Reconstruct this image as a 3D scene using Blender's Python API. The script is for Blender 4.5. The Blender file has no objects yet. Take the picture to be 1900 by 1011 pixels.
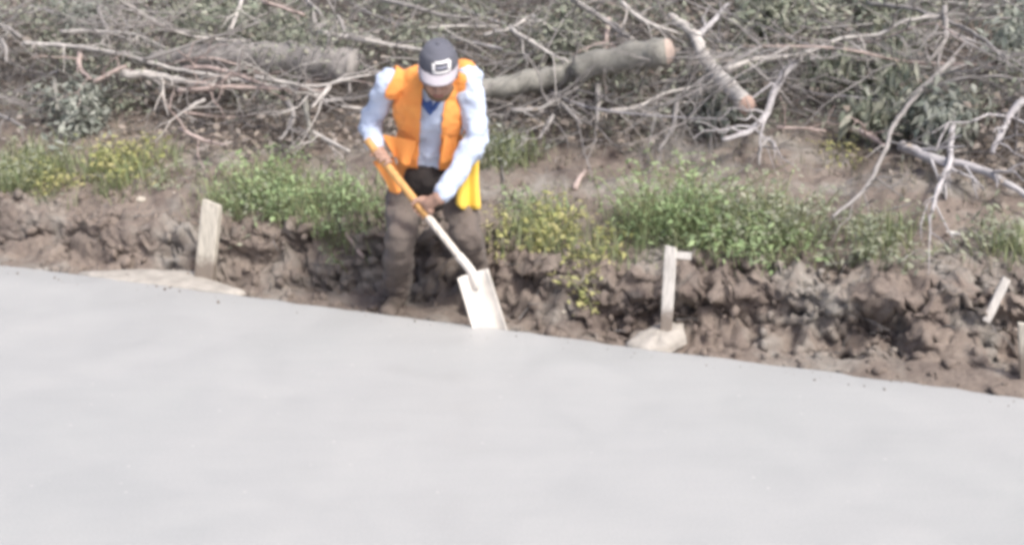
import bpy, bmesh, math, random
import numpy as np
from mathutils import Vector, Matrix, Quaternion

random.seed(7)
rng = np.random.default_rng(11)
S = bpy.context.scene
C = S.collection

# ------------------------------------------------------------------ camera, world, sun, exposure
F_PX, PITCH, CAM_H = 2200.0, math.radians(17.4), 1.85
cam_d = bpy.data.cameras.new('camera'); cam = bpy.data.objects.new('camera', cam_d); C.objects.link(cam)
cam.location = (0, 0, CAM_H); cam.rotation_euler = (math.pi/2 - PITCH, 0, 0)
cam_d.sensor_fit = 'HORIZONTAL'; cam_d.sensor_width = 36; cam_d.lens = 36*F_PX/1900
cam_d.clip_start = 0.05; cam_d.clip_end = 2000
S.camera = cam

SUN_EL, SUN_AZ = math.radians(52), math.radians(140)      # azimuth clockwise from +Y: to the right and behind the camera
w = bpy.data.worlds.new('World'); S.world = w; w.use_nodes = True
wn = w.node_tree; bg = wn.nodes['Background']
sky = wn.nodes.new('ShaderNodeTexSky'); sky.sky_type = 'NISHITA'; sky.sun_disc = False
sky.sun_elevation = SUN_EL; sky.sun_rotation = SUN_AZ
sky.dust_density = 5.0; sky.air_density = 0.7; sky.ozone_density = 1.0
wn.links.new(sky.outputs[0], bg.inputs[0]); bg.inputs[1].default_value = 0.12
sun_d = bpy.data.lights.new('sun', 'SUN'); sun = bpy.data.objects.new('sun', sun_d); C.objects.link(sun)
sun_d.energy = 2.0; sun_d.angle = math.radians(12); sun_d.color = (1.0, 0.965, 0.88)
sdir = Vector((math.sin(SUN_AZ)*math.cos(SUN_EL), math.cos(SUN_AZ)*math.cos(SUN_EL), math.sin(SUN_EL)))
sun.rotation_euler = sdir.to_track_quat('Z', 'Y').to_euler(); sun.location = (6, -6, 12)
S.view_settings.view_transform = 'Standard'; S.view_settings.look = 'None'
S.view_settings.exposure = 0.75; S.view_settings.gamma = 1.0
S.render.engine = 'CYCLES'
S.cycles.use_denoising = True
S.cycles.max_bounces = 6; S.cycles.transparent_max_bounces = 4
S.cycles.pixel_filter_type = 'BLACKMAN_HARRIS'; S.cycles.filter_width = 4.0   # a soft phone video frame

# ------------------------------------------------------------------ numpy noise
def _hash(ix, iy, iz, seed):
    h = (ix*374761393 + iy*668265263 + iz*2147483647 + seed*1274126177) & 0xffffffff
    h = ((h ^ (h >> 13))*1274126177) & 0xffffffff
    h = ((h ^ (h >> 16))*2246822519) & 0xffffffff
    return ((h ^ (h >> 15)) & 0xffffff)/float(0xffffff)
def vnoise(p, seed=0):
    p = np.asarray(p, float); i = np.floor(p).astype(np.int64); f = p - i; f = f*f*(3 - 2*f)
    r = 0
    for dx in (0, 1):
        wx = f[..., 0] if dx else 1 - f[..., 0]
        for dy in (0, 1):
            wy = f[..., 1] if dy else 1 - f[..., 1]
            for dz in (0, 1):
                wz = f[..., 2] if dz else 1 - f[..., 2]
                r = r + wx*wy*wz*_hash(i[..., 0]+dx, i[..., 1]+dy, i[..., 2]+dz, seed)
    return r*2 - 1
def fbm(p, oct=4, seed=0, gain=.5):
    p = np.asarray(p, float); a, s, r = 1.0, 1.0, 0
    for k in range(oct):
        r = r + a*vnoise(p*s + 17.3*k, seed + k); a *= gain; s *= 2.03
    return r
def fbm2(x, y, sc, oct=4, seed=0, gain=.5):
    x, y = np.broadcast_arrays(np.asarray(x, float), np.asarray(y, float))
    return fbm(np.stack([x*sc, y*sc, np.zeros_like(x)+.37], -1), oct, seed, gain)
def sstep(a, b, x):
    t = np.clip((x - a)/(b - a), 0, 1); return t*t*(3 - 2*t)

# ------------------------------------------------------------------ pixel rays (1900 x 1011 photo pixels) to places in the world
SP, CP = math.sin(PITCH), math.cos(PITCH)
def ray(u, v):
    a = (u - 950)/F_PX; b = (505.5 - v)/F_PX
    return Vector((a, CP + b*SP, -SP + b*CP))
def at(u, v, Y):
    d = ray(u, v); k = Y/d.y
    return Vector((d.x*k, Y, CAM_H + d.z*k))
def on_plane(u, v, z=0.0):
    d = ray(u, v); k = (z - CAM_H)/d.z
    return Vector((d.x*k, d.y*k, z))
E0, E1 = on_plane(0, 488), on_plane(1900, 735)
ED = (E1 - E0).normalized(); EN = Vector((-ED.y, ED.x, 0))
if EN.y < 0: EN = -EN
def st_of(x, y):
    dx, dy = x - E0.x, y - E0.y
    return dx*ED.x + dy*ED.y, dx*EN.x + dy*EN.y
def xy_of(s, t):
    return E0.x + ED.x*s + EN.x*t, E0.y + ED.y*s + EN.y*t
S_MAN = st_of(-0.42, 5.6)[0]

def lip_of(s):
    foot = .29 + .07*fbm2(s, 0*s, 1.3, 3, 5) + .20*np.exp(-((s - S_MAN)/.45)**2) + .13*sstep(3.7, 5.2, s)
    foot = foot - .10*sstep(1.6, .6, s)
    return foot, foot + .22 + .06*fbm2(s, 0*s + 4, 2.1, 2, 9)
def ground(x, y, detail=True):
    """height of the soil"""
    x = np.asarray(x, float); y = np.asarray(y, float)
    s, t = st_of(x, y)
    foot, lip = lip_of(s)
    tw = t + .05*fbm2(x, y, 3.0, 3, 3)*sstep(.1, .4, t)
    fl = -.085 + .055*sstep(1.9, .7, s) + .075*sstep(.02, .45, tw)*sstep(3.4, 4.8, s)
    hl = .21 + .03*fbm2(s, 0*s + 9, 1.1, 2, 21) - .05*sstep(1.4, .2, s) - .05*np.exp(-((s - S_MAN - .75)/.4)**2)
    z = fl + (hl - fl)*sstep(foot, lip, tw)
    up = np.maximum(tw - lip, 0)
    z = z + .23*np.minimum(up, 2.6) + .10*np.maximum(up - 2.6, 0) + .22*np.maximum(up - 9, 0)
    z = np.where(up > 60, z - .25*(up - 60), z)
    z = z + .05*fbm2(x, y, .9, 3, 31)*sstep(.6, 1.4, t)
    if detail:
        bank = sstep(foot - .12, foot + .05, tw)*sstep(lip + .35, lip + .02, tw)
        z = z + bank*(.045*fbm2(x, y, 9, 4, 41, .6)) + .012*fbm2(x, y, 14, 3, 47)*sstep(.02, .2, t)
        z = z + .02*np.abs(fbm2(x, y, 6, 3, 51))*sstep(lip, lip + .3, tw)
    z = np.where(t < 0, np.minimum(z, -.2 + 0*z), z)
    z = np.where((t >= 0) & (t < .05), np.minimum(z, -.03), z)
    return z
def heap_foot(s):
    return np.interp(s, [-3, -.35, .4, 1.0, 2.2, 2.7, 3.2, 4.2, 4.7, 5.1, 9], [1.28, 1.28, 1.36, 1.52, 1.80, 2.02, 2.2, 2.22, 1.88, 1.75, 1.7]) - .05
def pile(x, y):
    """top of the heap of cut branches"""
    x = np.asarray(x, float); y = np.asarray(y, float)
    s, t = st_of(x, y); foot, lip = lip_of(s)
    up = t - heap_foot(s) - .06*fbm2(s, 0*s, 1.8, 2, 61)
    return ground(x, y, False) + np.where(up > 0, .52*(1 - np.exp(-np.maximum(up, 0)*.9)) + .1*np.maximum(up - 1, 0)
                                          + .10*fbm2(x, y, 1.6, 3, 71)*sstep(0, .6, up), 0)
def hit(u, v, surf=ground, off=0.0):
    d = ray(u, v); k0 = 3.0; ks = np.linspace(3.0, 40.0, 3000)
    x, y, z = d.x*ks, d.y*ks, CAM_H + d.z*ks
    h = surf(x, y) + off
    i = int(np.argmax(z < h)) or len(ks) - 1
    k = ks[i]
    return Vector((d.x*k, d.y*k, CAM_H + d.z*k))

# ------------------------------------------------------------------ object helpers
def tag(o, label=None, cat=None, group=None, kind=None):
    if label: o['label'] = label
    if cat: o['category'] = cat
    if group: o['group'] = group
    if kind: o['kind'] = kind
    return o
def empty(name, loc=(0, 0, 0)):
    o = bpy.data.objects.new(name, None); C.objects.link(o); o.location = loc; o.empty_display_size = .1; return o
def link(name, me, mat=None, parent=None, smooth=True):
    o = bpy.data.objects.new(name, me); C.objects.link(o)
    if mat is not None: me.materials.append(mat)
    if smooth and len(me.polygons): me.polygons.foreach_set('use_smooth', [True]*len(me.polygons))
    if parent is not None:
        o.parent = parent; o.matrix_parent_inverse = Matrix.Translation(-parent.location)
    return o
def from_arrays(name, V, Fc):
    me = bpy.data.meshes.new(name); V = np.asarray(V, np.float32); Fc = np.asarray(Fc, np.int32)
    n, k = Fc.shape
    me.vertices.add(len(V)); me.vertices.foreach_set('co', V.ravel())
    me.loops.add(n*k); me.loops.foreach_set('vertex_index', Fc.ravel())
    me.polygons.add(n); me.polygons.foreach_set('loop_start', np.arange(n, dtype=np.int32)*k)
    me.update(calc_edges=True); me.validate(); return me

# ------------------------------------------------------------------ materials
def lin(c):
    return tuple((x/255/12.92 if x/255 <= .04045 else ((x/255 + .055)/1.055)**2.4) for x in c)
class M:
    def __init__(s, name, rough=.85, spec=.3):
        s.m = bpy.data.materials.new(name); s.m.use_nodes = True; s.t = s.m.node_tree; s.n = s.t.nodes
        s.b = s.n['Principled BSDF']; s.b.inputs['Roughness'].default_value = rough
        s.b.inputs['Specular IOR Level'].default_value = spec
        s.tc = s.n.new('ShaderNodeTexCoord')
    def link(s, a, b): s.t.links.new(a, b)
    def noise(s, scale, detail=4, rough=.55, stretch=None, coord='Object', dist=0):
        n = s.n.new('ShaderNodeTexNoise'); n.inputs['Scale'].default_value = scale
        n.inputs['Detail'].default_value = detail; n.inputs['Roughness'].default_value = rough; n.inputs['Distortion'].default_value = dist
        if stretch:
            mp = s.n.new('ShaderNodeMapping'); mp.inputs['Scale'].default_value = stretch
            if len(stretch) > 3: pass
            s.link(s.tc.outputs[coord], mp.inputs[0]); s.link(mp.outputs[0], n.inputs['Vector'])
        else: s.link(s.tc.outputs[coord], n.inputs['Vector'])
        return n.outputs['Fac']
    def ramp(s, fac, stops):
        r = s.n.new('ShaderNodeValToRGB'); e = r.color_ramp.elements
        while len(e) < len(stops): e.new(.5)
        for el, (p, c) in zip(e, stops): el.position = p; el.color = (*c, 1)
        s.link(fac, r.inputs[0]); return r.outputs[0]
    def mix(s, fac, a, b, mode='MIX'):
        x = s.n.new('ShaderNodeMix'); x.data_type = 'RGBA'; x.blend_type = mode
        for sock, val in ((x.inputs[0], fac), (x.inputs[6], a), (x.inputs[7], b)):
            if isinstance(val, (int, float)): sock.default_value = val
            elif isinstance(val, tuple): sock.default_value = (*val, 1)
            else: s.link(val, sock)
        return x.outputs[2]
    def island(s):
        return s.n.new('ShaderNodeNewGeometry').outputs['Random Per Island']
    def color(s, c):
        if isinstance(c, tuple): s.b.inputs['Base Color'].default_value = (*c, 1)
        else: s.link(c, s.b.inputs['Base Color'])
        return s
    def bump(s, h, strength=.4, dist=.01):
        b = s.n.new('ShaderNodeBump'); b.inputs['Strength'].default_value = strength; b.inputs['Distance'].default_value = dist
        s.link(h, b.inputs['Height']); s.link(b.outputs[0], s.b.inputs['Normal']); return s
def simple(name, c, rough=.85, var=.18, scale=30, bump=.3, bdist=.004, spec=.3):
    m = M(name, rough, spec); n = m.noise(scale, 4)
    m.color(m.ramp(n, [(.3, tuple(x*(1 - var) for x in c)), (.7, tuple(min(1, x*(1 + var)) for x in c))]))
    if bump: m.bump(m.noise(scale*2, 4), bump, bdist)
    return m.m
def leafy(name, cols, trans=.25, rough=.6):
    m = M(name, rough, .3)
    st = [(i/(len(cols) - 1), c) for i, c in enumerate(cols)]
    col = m.ramp(m.island(), st); m.color(col)
    tr = m.n.new('ShaderNodeBsdfTranslucent'); m.link(col, tr.inputs[0])
    mx = m.n.new('ShaderNodeMixShader'); mx.inputs[0].default_value = trans
    m.link(m.b.outputs[0], mx.inputs[1]); m.link(tr.outputs[0], mx.inputs[2])
    m.link(mx.outputs[0], m.n['Material Output'].inputs[0]); return m.m

def soil_mat():
    m = M('soil', .95, .15)
    big = m.noise(1.1, 4); mid = m.noise(7, 5, .6); fine = m.noise(45, 5, .65)
    c1 = m.ramp(big, [(.3, (.150, .122, .106)), (.45, (.222, .182, .158)), (.6, (.252, .202, .176)), (.75, (.215, .158, .136))])
    c2 = m.ramp(mid, [(.3, (.110, .092, .084)), (.5, (.225, .188, .164)), (.72, (.310, .268, .238))])
    c3 = m.ramp(fine, [(.3, (.14, .118, .106)), (.6, (.31, .268, .240)), (.8, (.42, .375, .34))])
    c = m.mix(.35, m.mix(.5, c1, c2), c3)
    crust = m.ramp(m.noise(2.6, 4, .6, dist=.6), [(.50, (0, 0, 0)), (.66, (.75, .75, .75))])
    c = m.mix(crust, c, m.ramp(m.noise(18, 4), [(.3, (.25, .235, .215)), (.7, (.40, .385, .36))]))
    damp = m.ramp(m.noise(3.3, 4, .6, dist=.4), [(.30, (.85, .85, .85)), (.46, (0, 0, 0))])
    c = m.mix(damp, c, m.ramp(m.noise(22, 4), [(.3, (.095, .075, .070)), (.7, (.17, .138, .125))]))
    m.color(c)
    m.bump(m.noise(60, 6, .7), .8, .015); return m.m
def concrete_mat(name='concrete'):
    m = M(name, .62, .35)
    big = m.noise(.5, 4, .55, dist=.5); mid = m.noise(2.6, 5, .6, dist=.8); streak = m.noise(3.0, 4, .6, (1, 6, 1)); fine = m.noise(120, 3, .6)
    a = m.ramp(big, [(.32, (.364, .384, .386)), (.5, (.406, .412, .419)), (.68, (.418, .420, .421))])
    b = m.ramp(mid, [(.30, (.376, .385, .388)), (.5, (.406, .413, .418)), (.72, (.436, .439, .442))])
    st = m.ramp(streak, [(.3, (.382, .390, .394)), (.5, (.406, .413, .418)), (.75, (.430, .434, .435))])
    c = m.mix(.35, m.mix(.5, a, b), st)
    c = m.mix(.14, c, m.ramp(fine, [(.35, (.24, .245, .245)), (.65, (.52, .52, .515))]))
    sp = m.n.new('ShaderNodeTexVoronoi'); sp.inputs['Scale'].default_value = 9; m.link(m.tc.outputs['Object'], sp.inputs['Vector'])
    c = m.mix(m.ramp(sp.outputs['Distance'], [(.035, (.55, .55, .55)), (.07, (0, 0, 0))]), c, (.60, .59, .575))
    m.color(c)
    r = m.ramp(mid, [(.35, (.42, .42, .42)), (.65, (.72, .72, .72))]); m.link(r, m.b.inputs['Roughness'])
    m.bump(m.noise(30, 5, .65, (1, 5, 1)), .35, .004); return m.m
def bark_mat(name, c, pale=1.25, dark=.6):
    m = M(name, .9, .2)
    n = m.noise(14, 5, .65, (1, 1, 1)); f = m.noise(60, 4)
    col = m.ramp(n, [(.3, tuple(x*dark for x in c)), (.5, c), (.72, tuple(min(.8, x*pale) for x in c))])
    m.color(m.mix(.25, col, m.ramp(f, [(.35, tuple(x*.55 for x in c)), (.65, tuple(min(.8, x*1.3) for x in c))])))
    m.bump(m.noise(50, 5, .7), .6, .006); return m.m
def wood_mat(name, c, mud=False):
    m = M(name, .8, .25)
    g = m.noise(9, 4, .6, (9, 9, 1)); col = m.ramp(g, [(.3, tuple(x*.68 for x in c)), (.55, c), (.75, tuple(min(.85, x*1.12) for x in c))])
    if mud:                                                     # mud splashed up the foot of a stake
        sx = m.n.new('ShaderNodeSeparateXYZ'); m.link(m.tc.outputs['Object'], sx.inputs[0])
        ad = m.n.new('ShaderNodeMath'); ad.operation = 'MULTIPLY_ADD'; m.link(m.noise(28, 5, .65), ad.inputs[0]); ad.inputs[1].default_value = -.12; m.link(sx.outputs[2], ad.inputs[2])
        col = m.mix(m.ramp(ad.outputs[0], [(.0, (.9, .9, .9)), (.06, (.0, .0, .0))]), col, (.21, .175, .15))
    m.color(col)
    m.bump(m.noise(30, 4, .6, (9, 9, 1)), .3, .002); return m.m
def cloth_mat(name, c, var=.08, rough=.9):
    m = M(name, rough, .2); n = m.noise(12, 4)
    m.color(m.ramp(n, [(.3, tuple(x*(1 - var) for x in c)), (.7, tuple(min(.9, x*(1 + var)) for x in c))]))
    m.b.inputs['Sheen Weight'].default_value = .1
    m.bump(m.noise(220, 2), .15, .001); return m.m

SOIL = soil_mat(); CONC = concrete_mat()
SPILL = simple('dried_cement', (.40, .375, .345), .9, .22, 12, .7, .012)
BARK_GREY = bark_mat('grey_bark', (.31, .295, .29)); BARK_PALE = bark_mat('pale_bark', (.52, .495, .475))
BARK_PINK = bark_mat('pinkish_bark', (.47, .385, .36)); BARK_GREEN = bark_mat('greenish_bark', (.265, .260, .240))
BARK_DARK = bark_mat('dark_bark', (.22, .20, .20)); BARK_LILAC = bark_mat('lilac_grey_bark', (.46, .445, .46))
BARKS = dict(g=BARK_GREY, p=BARK_PALE, k=BARK_PINK, e=BARK_GREEN, d=BARK_DARK, l=BARK_LILAC)
CUT = simple('sawn_wood', (.50, .405, .36), .85, .12, 25, .3, .003)
CUT_RED = simple('fresh_split_wood', (.40, .285, .245), .85, .25, 30, .6, .008)
STAKE = wood_mat('stake_wood', (.56, .525, .46), True); STAKE_W = wood_mat('whitish_stake_wood', (.62, .595, .565), True)

# ------------------------------------------------------------------ ground: one sheet to the horizon
def axis(segs):
    out = [segs[0][0]]
    for a, b, n in segs: out += list(np.linspace(a, b, n + 1)[1:])
    return np.array(out)
ss = axis([(-300, -40, 8), (-40, -8, 16), (-8, -1.2, 60), (-1.2, 6.4, 480), (6.4, 14, 60), (14, 40, 14), (40, 300, 8)])
tt = axis([(-300, -30, 6), (-30, -1, 12), (-1, 0, 6), (0, .95, 190), (.95, 2.1, 70), (2.1, 6, 70), (6, 20, 36), (20, 70, 24), (70, 400, 12)])
SS, TT = np.meshgrid(ss, tt)
X, Y = xy_of(SS, TT); Z = ground(X, Y)
foot, lip = lip_of(SS)
bank = sstep(foot - .1, foot + .08, TT)*sstep(lip + .30, lip, TT)
bank = bank*(.45 + .55*sstep(.3, 1.7, SS)); P3 = np.stack([X, Y, Z], -1)
Q3 = np.stack([SS*.55, TT*.6, Z*1.6], -1); R3 = np.stack([SS*.6, TT, Z*1.5], -1)
crk = fbm(Q3*4.2 + .35*fbm(P3*9, 2, 84)[..., None], 3, 81, .55)
bq = (TT - foot)/(lip - foot); um = .95 + .7*fbm2(SS, 0*SS, 1.7, 3, 86)
under = um*(.075*np.exp(-((bq - .95)/.22)**2) - .085*np.exp(-((bq - .38)/.26)**2))*sstep(-.3, .0, bq)*(.35 + .65*sstep(1.0, 2.4, SS))
push = under + bank*(.06*fbm(R3*4.0, 3, 82, .55) + .035*fbm(P3*16, 4, 91, .6) + .01 - .06*np.exp(-(crk/.09)**2))      # crumbling face: blocks, hollows and overhangs
X = X - EN.x*push; Y = Y - EN.y*push
Z = Z + bank*(.03*fbm(P3*13 + 5, 4, 95, .6) - .03*np.exp(-(crk/.12)**2)) + .02*np.maximum(fbm(P3*5, 3, 97), 0)*sstep(lip, lip + .3, TT)*sstep(2.2, 1.4, TT)
nt, ns = SS.shape
idx = np.arange(nt*ns).reshape(nt, ns)
Fq = np.stack([idx[:-1, :-1], idx[:-1, 1:], idx[1:, 1:], idx[1:, :-1]], -1).reshape(-1, 4)
g = link('ground', from_arrays('ground', np.stack([X, Y, Z], -1).reshape(-1, 3), Fq), SOIL)
tag(g, 'bare brown soil with a crumbling cut bank rising beyond the concrete', kind='structure')

# concrete slab: top sheet with a worn rounded edge
def slab():
    sa = axis([(-60, -2, 58), (-2, 8, 330), (8, 60, 52)])
    wob = .010*fbm2(sa, 0*sa, 2.2, 3, 101) + .009*fbm2(sa, 0*sa, 11, 4, 103)
    prof = [(-.012, -.16), (0, -.03), (-.003, -.010), (-.012, -.002), (-.03, 0), (-.25, 0), (-1, 0), (-3, 0), (-9.5, 0), (-9.5, -.16)]
    V = []
    for k, (t, z) in enumerate(prof):
        wb = wob if k < 5 else (wob*.5 if k == 5 else 0*wob)
        x, y = xy_of(sa, t + wb)
        zz = z + (.002*fbm2(sa, 0*sa + k, 3, 2, 107) if 0 < k < 5 else 0*sa)
        V.append(np.stack([x, y, zz], -1))
    V = np.concatenate(V); n = len(sa); m = len(prof)
    id2 = np.arange(n*m).reshape(m, n)
    Fs = np.stack([id2[:-1, :-1], id2[1:, :-1], id2[1:, 1:], id2[:-1, 1:]], -1).reshape(-1, 4)
    return from_arrays('pavement', V, Fs)
sl = link('concrete_pavement', slab(), CONC); tag(sl, 'broad pale freshly poured concrete pavement in front of the bank', kind='structure')

# ------------------------------------------------------------------ tubes
def tube_arrays(pts, rads, sides=6, seed=0, wob=.12, caps=True):
    pts = [Vector(p) for p in pts]; n = len(pts); V = []; r0 = random.Random(seed)
    up = Vector((.13, .2, 1)).normalized(); prev = None
    for i, p in enumerate(pts):
        d = (pts[min(i+1, n-1)] - pts[max(i-1, 0)]).normalized()
        a = d.cross(up if prev is None else prev.cross(d) if False else up)
        if a.length < .05: a = d.cross(Vector((1, 0, 0)))
        a.normalize(); b = d.cross(a)
        for k in range(sides):
            an = 2*math.pi*k/sides; rr = rads[i]*(1 + wob*(r0.random()*2 - 1))
            V.append(p + (a*math.cos(an) + b*math.sin(an))*rr)
    Q = []
    for i in range(n-1):
        for k in range(sides):
            k2 = (k+1) % sides
            Q.append((i*sides+k, i*sides+k2, (i+1)*sides+k2, (i+1)*sides+k))
    return V, Q
def spline(pts, n):
    P = [Vector(p) for p in pts]
    if len(P) == 2:
        return [P[0].lerp(P[1], i/(n-1)) for i in range(n)]
    out = []; m = len(P) - 1
    for i in range(n):
        x = i/(n-1)*m; k = min(int(x), m-1); f = x - k
        p0, p1, p2, p3 = P[max(k-1, 0)], P[k], P[k+1], P[min(k+2, m)]
        out.append(.5*((2*p1) + (p2-p0)*f + (2*p0 - 5*p1 + 4*p2 - p3)*f*f + (3*p1 - p0 - 3*p2 + p3)*f**3))
    return out
def poly_mesh(name, V, Q, ends=None):
    me = bpy.data.meshes.new(name)
    me.from_pydata([tuple(v) for v in V], [], list(Q) + (ends or [])); me.update(); return me

def px_m(p):      # metres per photo pixel at a place
    return (p.y*CP - (p.z - CAM_H)*SP)/F_PX
BR = 0
def branch(label, pix, r, mat='g', name='branch', off=.05, taper=.55, spurs=2, sides=7, cat='branch', arch=0.0, surf=None, kinks=.5, dY=0.0):
    """a cut branch lying on the heap along the pixels it covers"""
    global BR; BR += 1; rr = random.Random(BR*13 + 5)
    sf = surf or pile
    ps = [hit(u, v, sf, off) for u, v in pix]
    # keep depth smooth along the branch: it is one stiff piece of wood
    n0 = len(ps)
    if n0 > 1:
        ds = [p.y for p in ps]; xs = list(range(n0)); A = np.polyfit(xs, ds, 1 if n0 < 4 else 2); fit = np.polyval(A, xs) + dY*(np.linspace(-1, 0, n0))
        ps = [at(u, v, f) for (u, v), f in zip(pix, fit)]
    L = sum((ps[i+1]-ps[i]).length for i in range(n0-1)); n = max(6, int(L/.045))
    sp = spline(ps, n); r0 = r*px_m(sp[0])
    if len(ps) > 2 and name == 'branch':                          # real wood is straight between its kinks
        cum = [0.0]
        for i in range(n0-1): cum.append(cum[-1] + (ps[i+1]-ps[i]).length)
        lin_ = []
        for i in range(n):
            q = cum[-1]*i/(n-1); k = max(j for j in range(n0) if cum[j] <= q + 1e-9); k = min(k, n0-2)
            lin_.append(ps[k].lerp(ps[k+1], (q - cum[k])/max(1e-6, cum[k+1]-cum[k])))
        sp = [l.lerp(c_, .45) for l, c_ in zip(lin_, sp)]
    jit = [Vector((rr.gauss(0, 1), rr.gauss(0, 1), rr.gauss(0, 1)))*r0*.25*kinks for _ in sp]
    sp = [p + j + Vector((0, 0, arch*math.sin(math.pi*i/(n-1)))) for i, (p, j) in enumerate(zip(sp, jit))]
    rads = [r0*(1 - (1-taper)*i/(n-1))*(1 + .1*rr.uniform(-1, 1)) for i in range(n)]
    V, Q = tube_arrays(sp, rads, sides, BR)
    ends = [tuple(range(sides))[::-1], tuple(range((n-1)*sides, n*sides))]
    for k in range(spurs):                                       # side twigs
        i = rr.randrange(1, n-1); d = (sp[i+1]-sp[i]).normalized()
        q = (d*rr.uniform(.4, 1.2) + Vector((rr.uniform(-1, 1), rr.uniform(-1, .3), rr.uniform(-.6, 1)))).normalized()
        LL = rr.uniform(.12, .5) if spurs > 2 else rr.uniform(.08, .25)
        tp = [sp[i] + q*LL*f + Vector((rr.uniform(-1, 1), rr.uniform(-1, 1), rr.uniform(-1, 1)))*LL*.05*(f > 0) + Vector((0, 0, -.06*f*f)) for f in (0, .25, .5, .75, 1)]
        v2, q2 = tube_arrays(tp, [rads[i]*.5, rads[i]*.4, rads[i]*.32, rads[i]*.24, rads[i]*.12], 4, BR+k)
        o = len(V); V += v2; Q += [tuple(a+o for a in f) for f in q2]
        if spurs > 2:
            q3 = (q + Vector((rr.uniform(-1, 1), rr.uniform(-1, 1), rr.uniform(-.6, .8)))*.8).normalized(); L3 = LL*rr.uniform(.3, .6)
            v2, q2 = tube_arrays([tp[2], tp[2] + q3*L3*.5 + Vector((0, 0, .01)), tp[2] + q3*L3], [rads[i]*.26, rads[i]*.2, rads[i]*.1], 4, BR+k)
            o = len(V); V += v2; Q += [tuple(a+o for a in f) for f in q2]
    o = link(name, poly_mesh(name, V, Q, ends), BARKS[mat]); tag(o, label, cat)
    return o, sp, rads
def cut_face(parent, p, d, r, mat, name='cut_end', rings=2, seed=3):
    """sawn or split end of a log"""
    d = d.normalized(); a = d.cross(Vector((0, 0, 1))).normalized(); b = a.cross(d); rr = random.Random(seed)
    V = [p + d*.012]; Q = []; n = 14
    for k in range(n):
        an = 2*math.pi*k/n; V.append(p + d*.008 + (a*math.cos(an) + b*math.sin(an))*r*.93*(1 + .04*rr.uniform(-1, 1)))
    for k in range(n):
        an = 2*math.pi*k/n; V.append(p - d*.006 + (a*math.cos(an) + b*math.sin(an))*r*1.01)
    for k in range(n):
        k2 = (k+1) % n; Q.append((0, 1+k, 1+k2)); Q.append((1+k, 1+n+k, 1+n+k2, 1+k2))
    return link(name, poly_mesh(name, V, Q), mat, parent)

# ------------------------------------------------------------------ heap of cut branches: the ones that can be told apart
log, sp, rd = branch('thick grey-green log with a pale pink sawn end pointing right', [(1236, 97), (1160, 107), (1070, 128)], 27, 'e', 'cut_log', .24, .92, 0, 16, 'log', kinks=.1, dY=.30)
cut_face(log, sp[0], sp[0]-sp[1] + Vector((0, -.02, 0)), rd[0], CUT)
br, sp, rd = branch('grey trunk lying behind the worker, running into the sawn log', [(1082, 124), (1030, 142), (960, 158), (860, 172), (760, 180)], 23, 'e', 'fallen_trunk', .15, .8, 2, 12, 'trunk', kinks=.3)
branch('pale forked stub where the sawn log meets the grey trunk', [(1084, 146), (1066, 134), (1046, 112)], 9, 'p', 'branch_stub', .2, .7, 0)
br, sp, rd = branch('broken branch with a raw reddish end right of the sawn log', [(1384, 196), (1345, 152), (1310, 112), (1290, 70), (1262, 44), (1244, 30)], 17, 'p', 'broken_branch', .22, .4, 1, 12, kinks=.3, dY=.15)
cut_face(br, sp[0], sp[0]-sp[1], rd[0], CUT_RED)
for k, (a, b) in enumerate([((1380, 190), (1398, 208)), ((1370, 196), (1384, 216)), ((1388, 184), (1406, 200)), ((1376, 188), (1345, 182))]):
    p0 = hit(*a, pile, .14); p1 = hit(*b, pile, .12); V, Q = tube_arrays(spline([p0, p1], 4), [.013, .012, .008, .002], 5, k, .3)
    link('splinter', poly_mesh('splinter', V, Q), CUT_RED, br)
branch('wide smooth weathered trunk lying across the heap, upper left', [(660, 128), (560, 112), (450, 104), (350, 108), (285, 114)], 36, 'g', 'fallen_trunk', .07, .45, 3, 14, 'trunk', kinks=.15)
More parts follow.
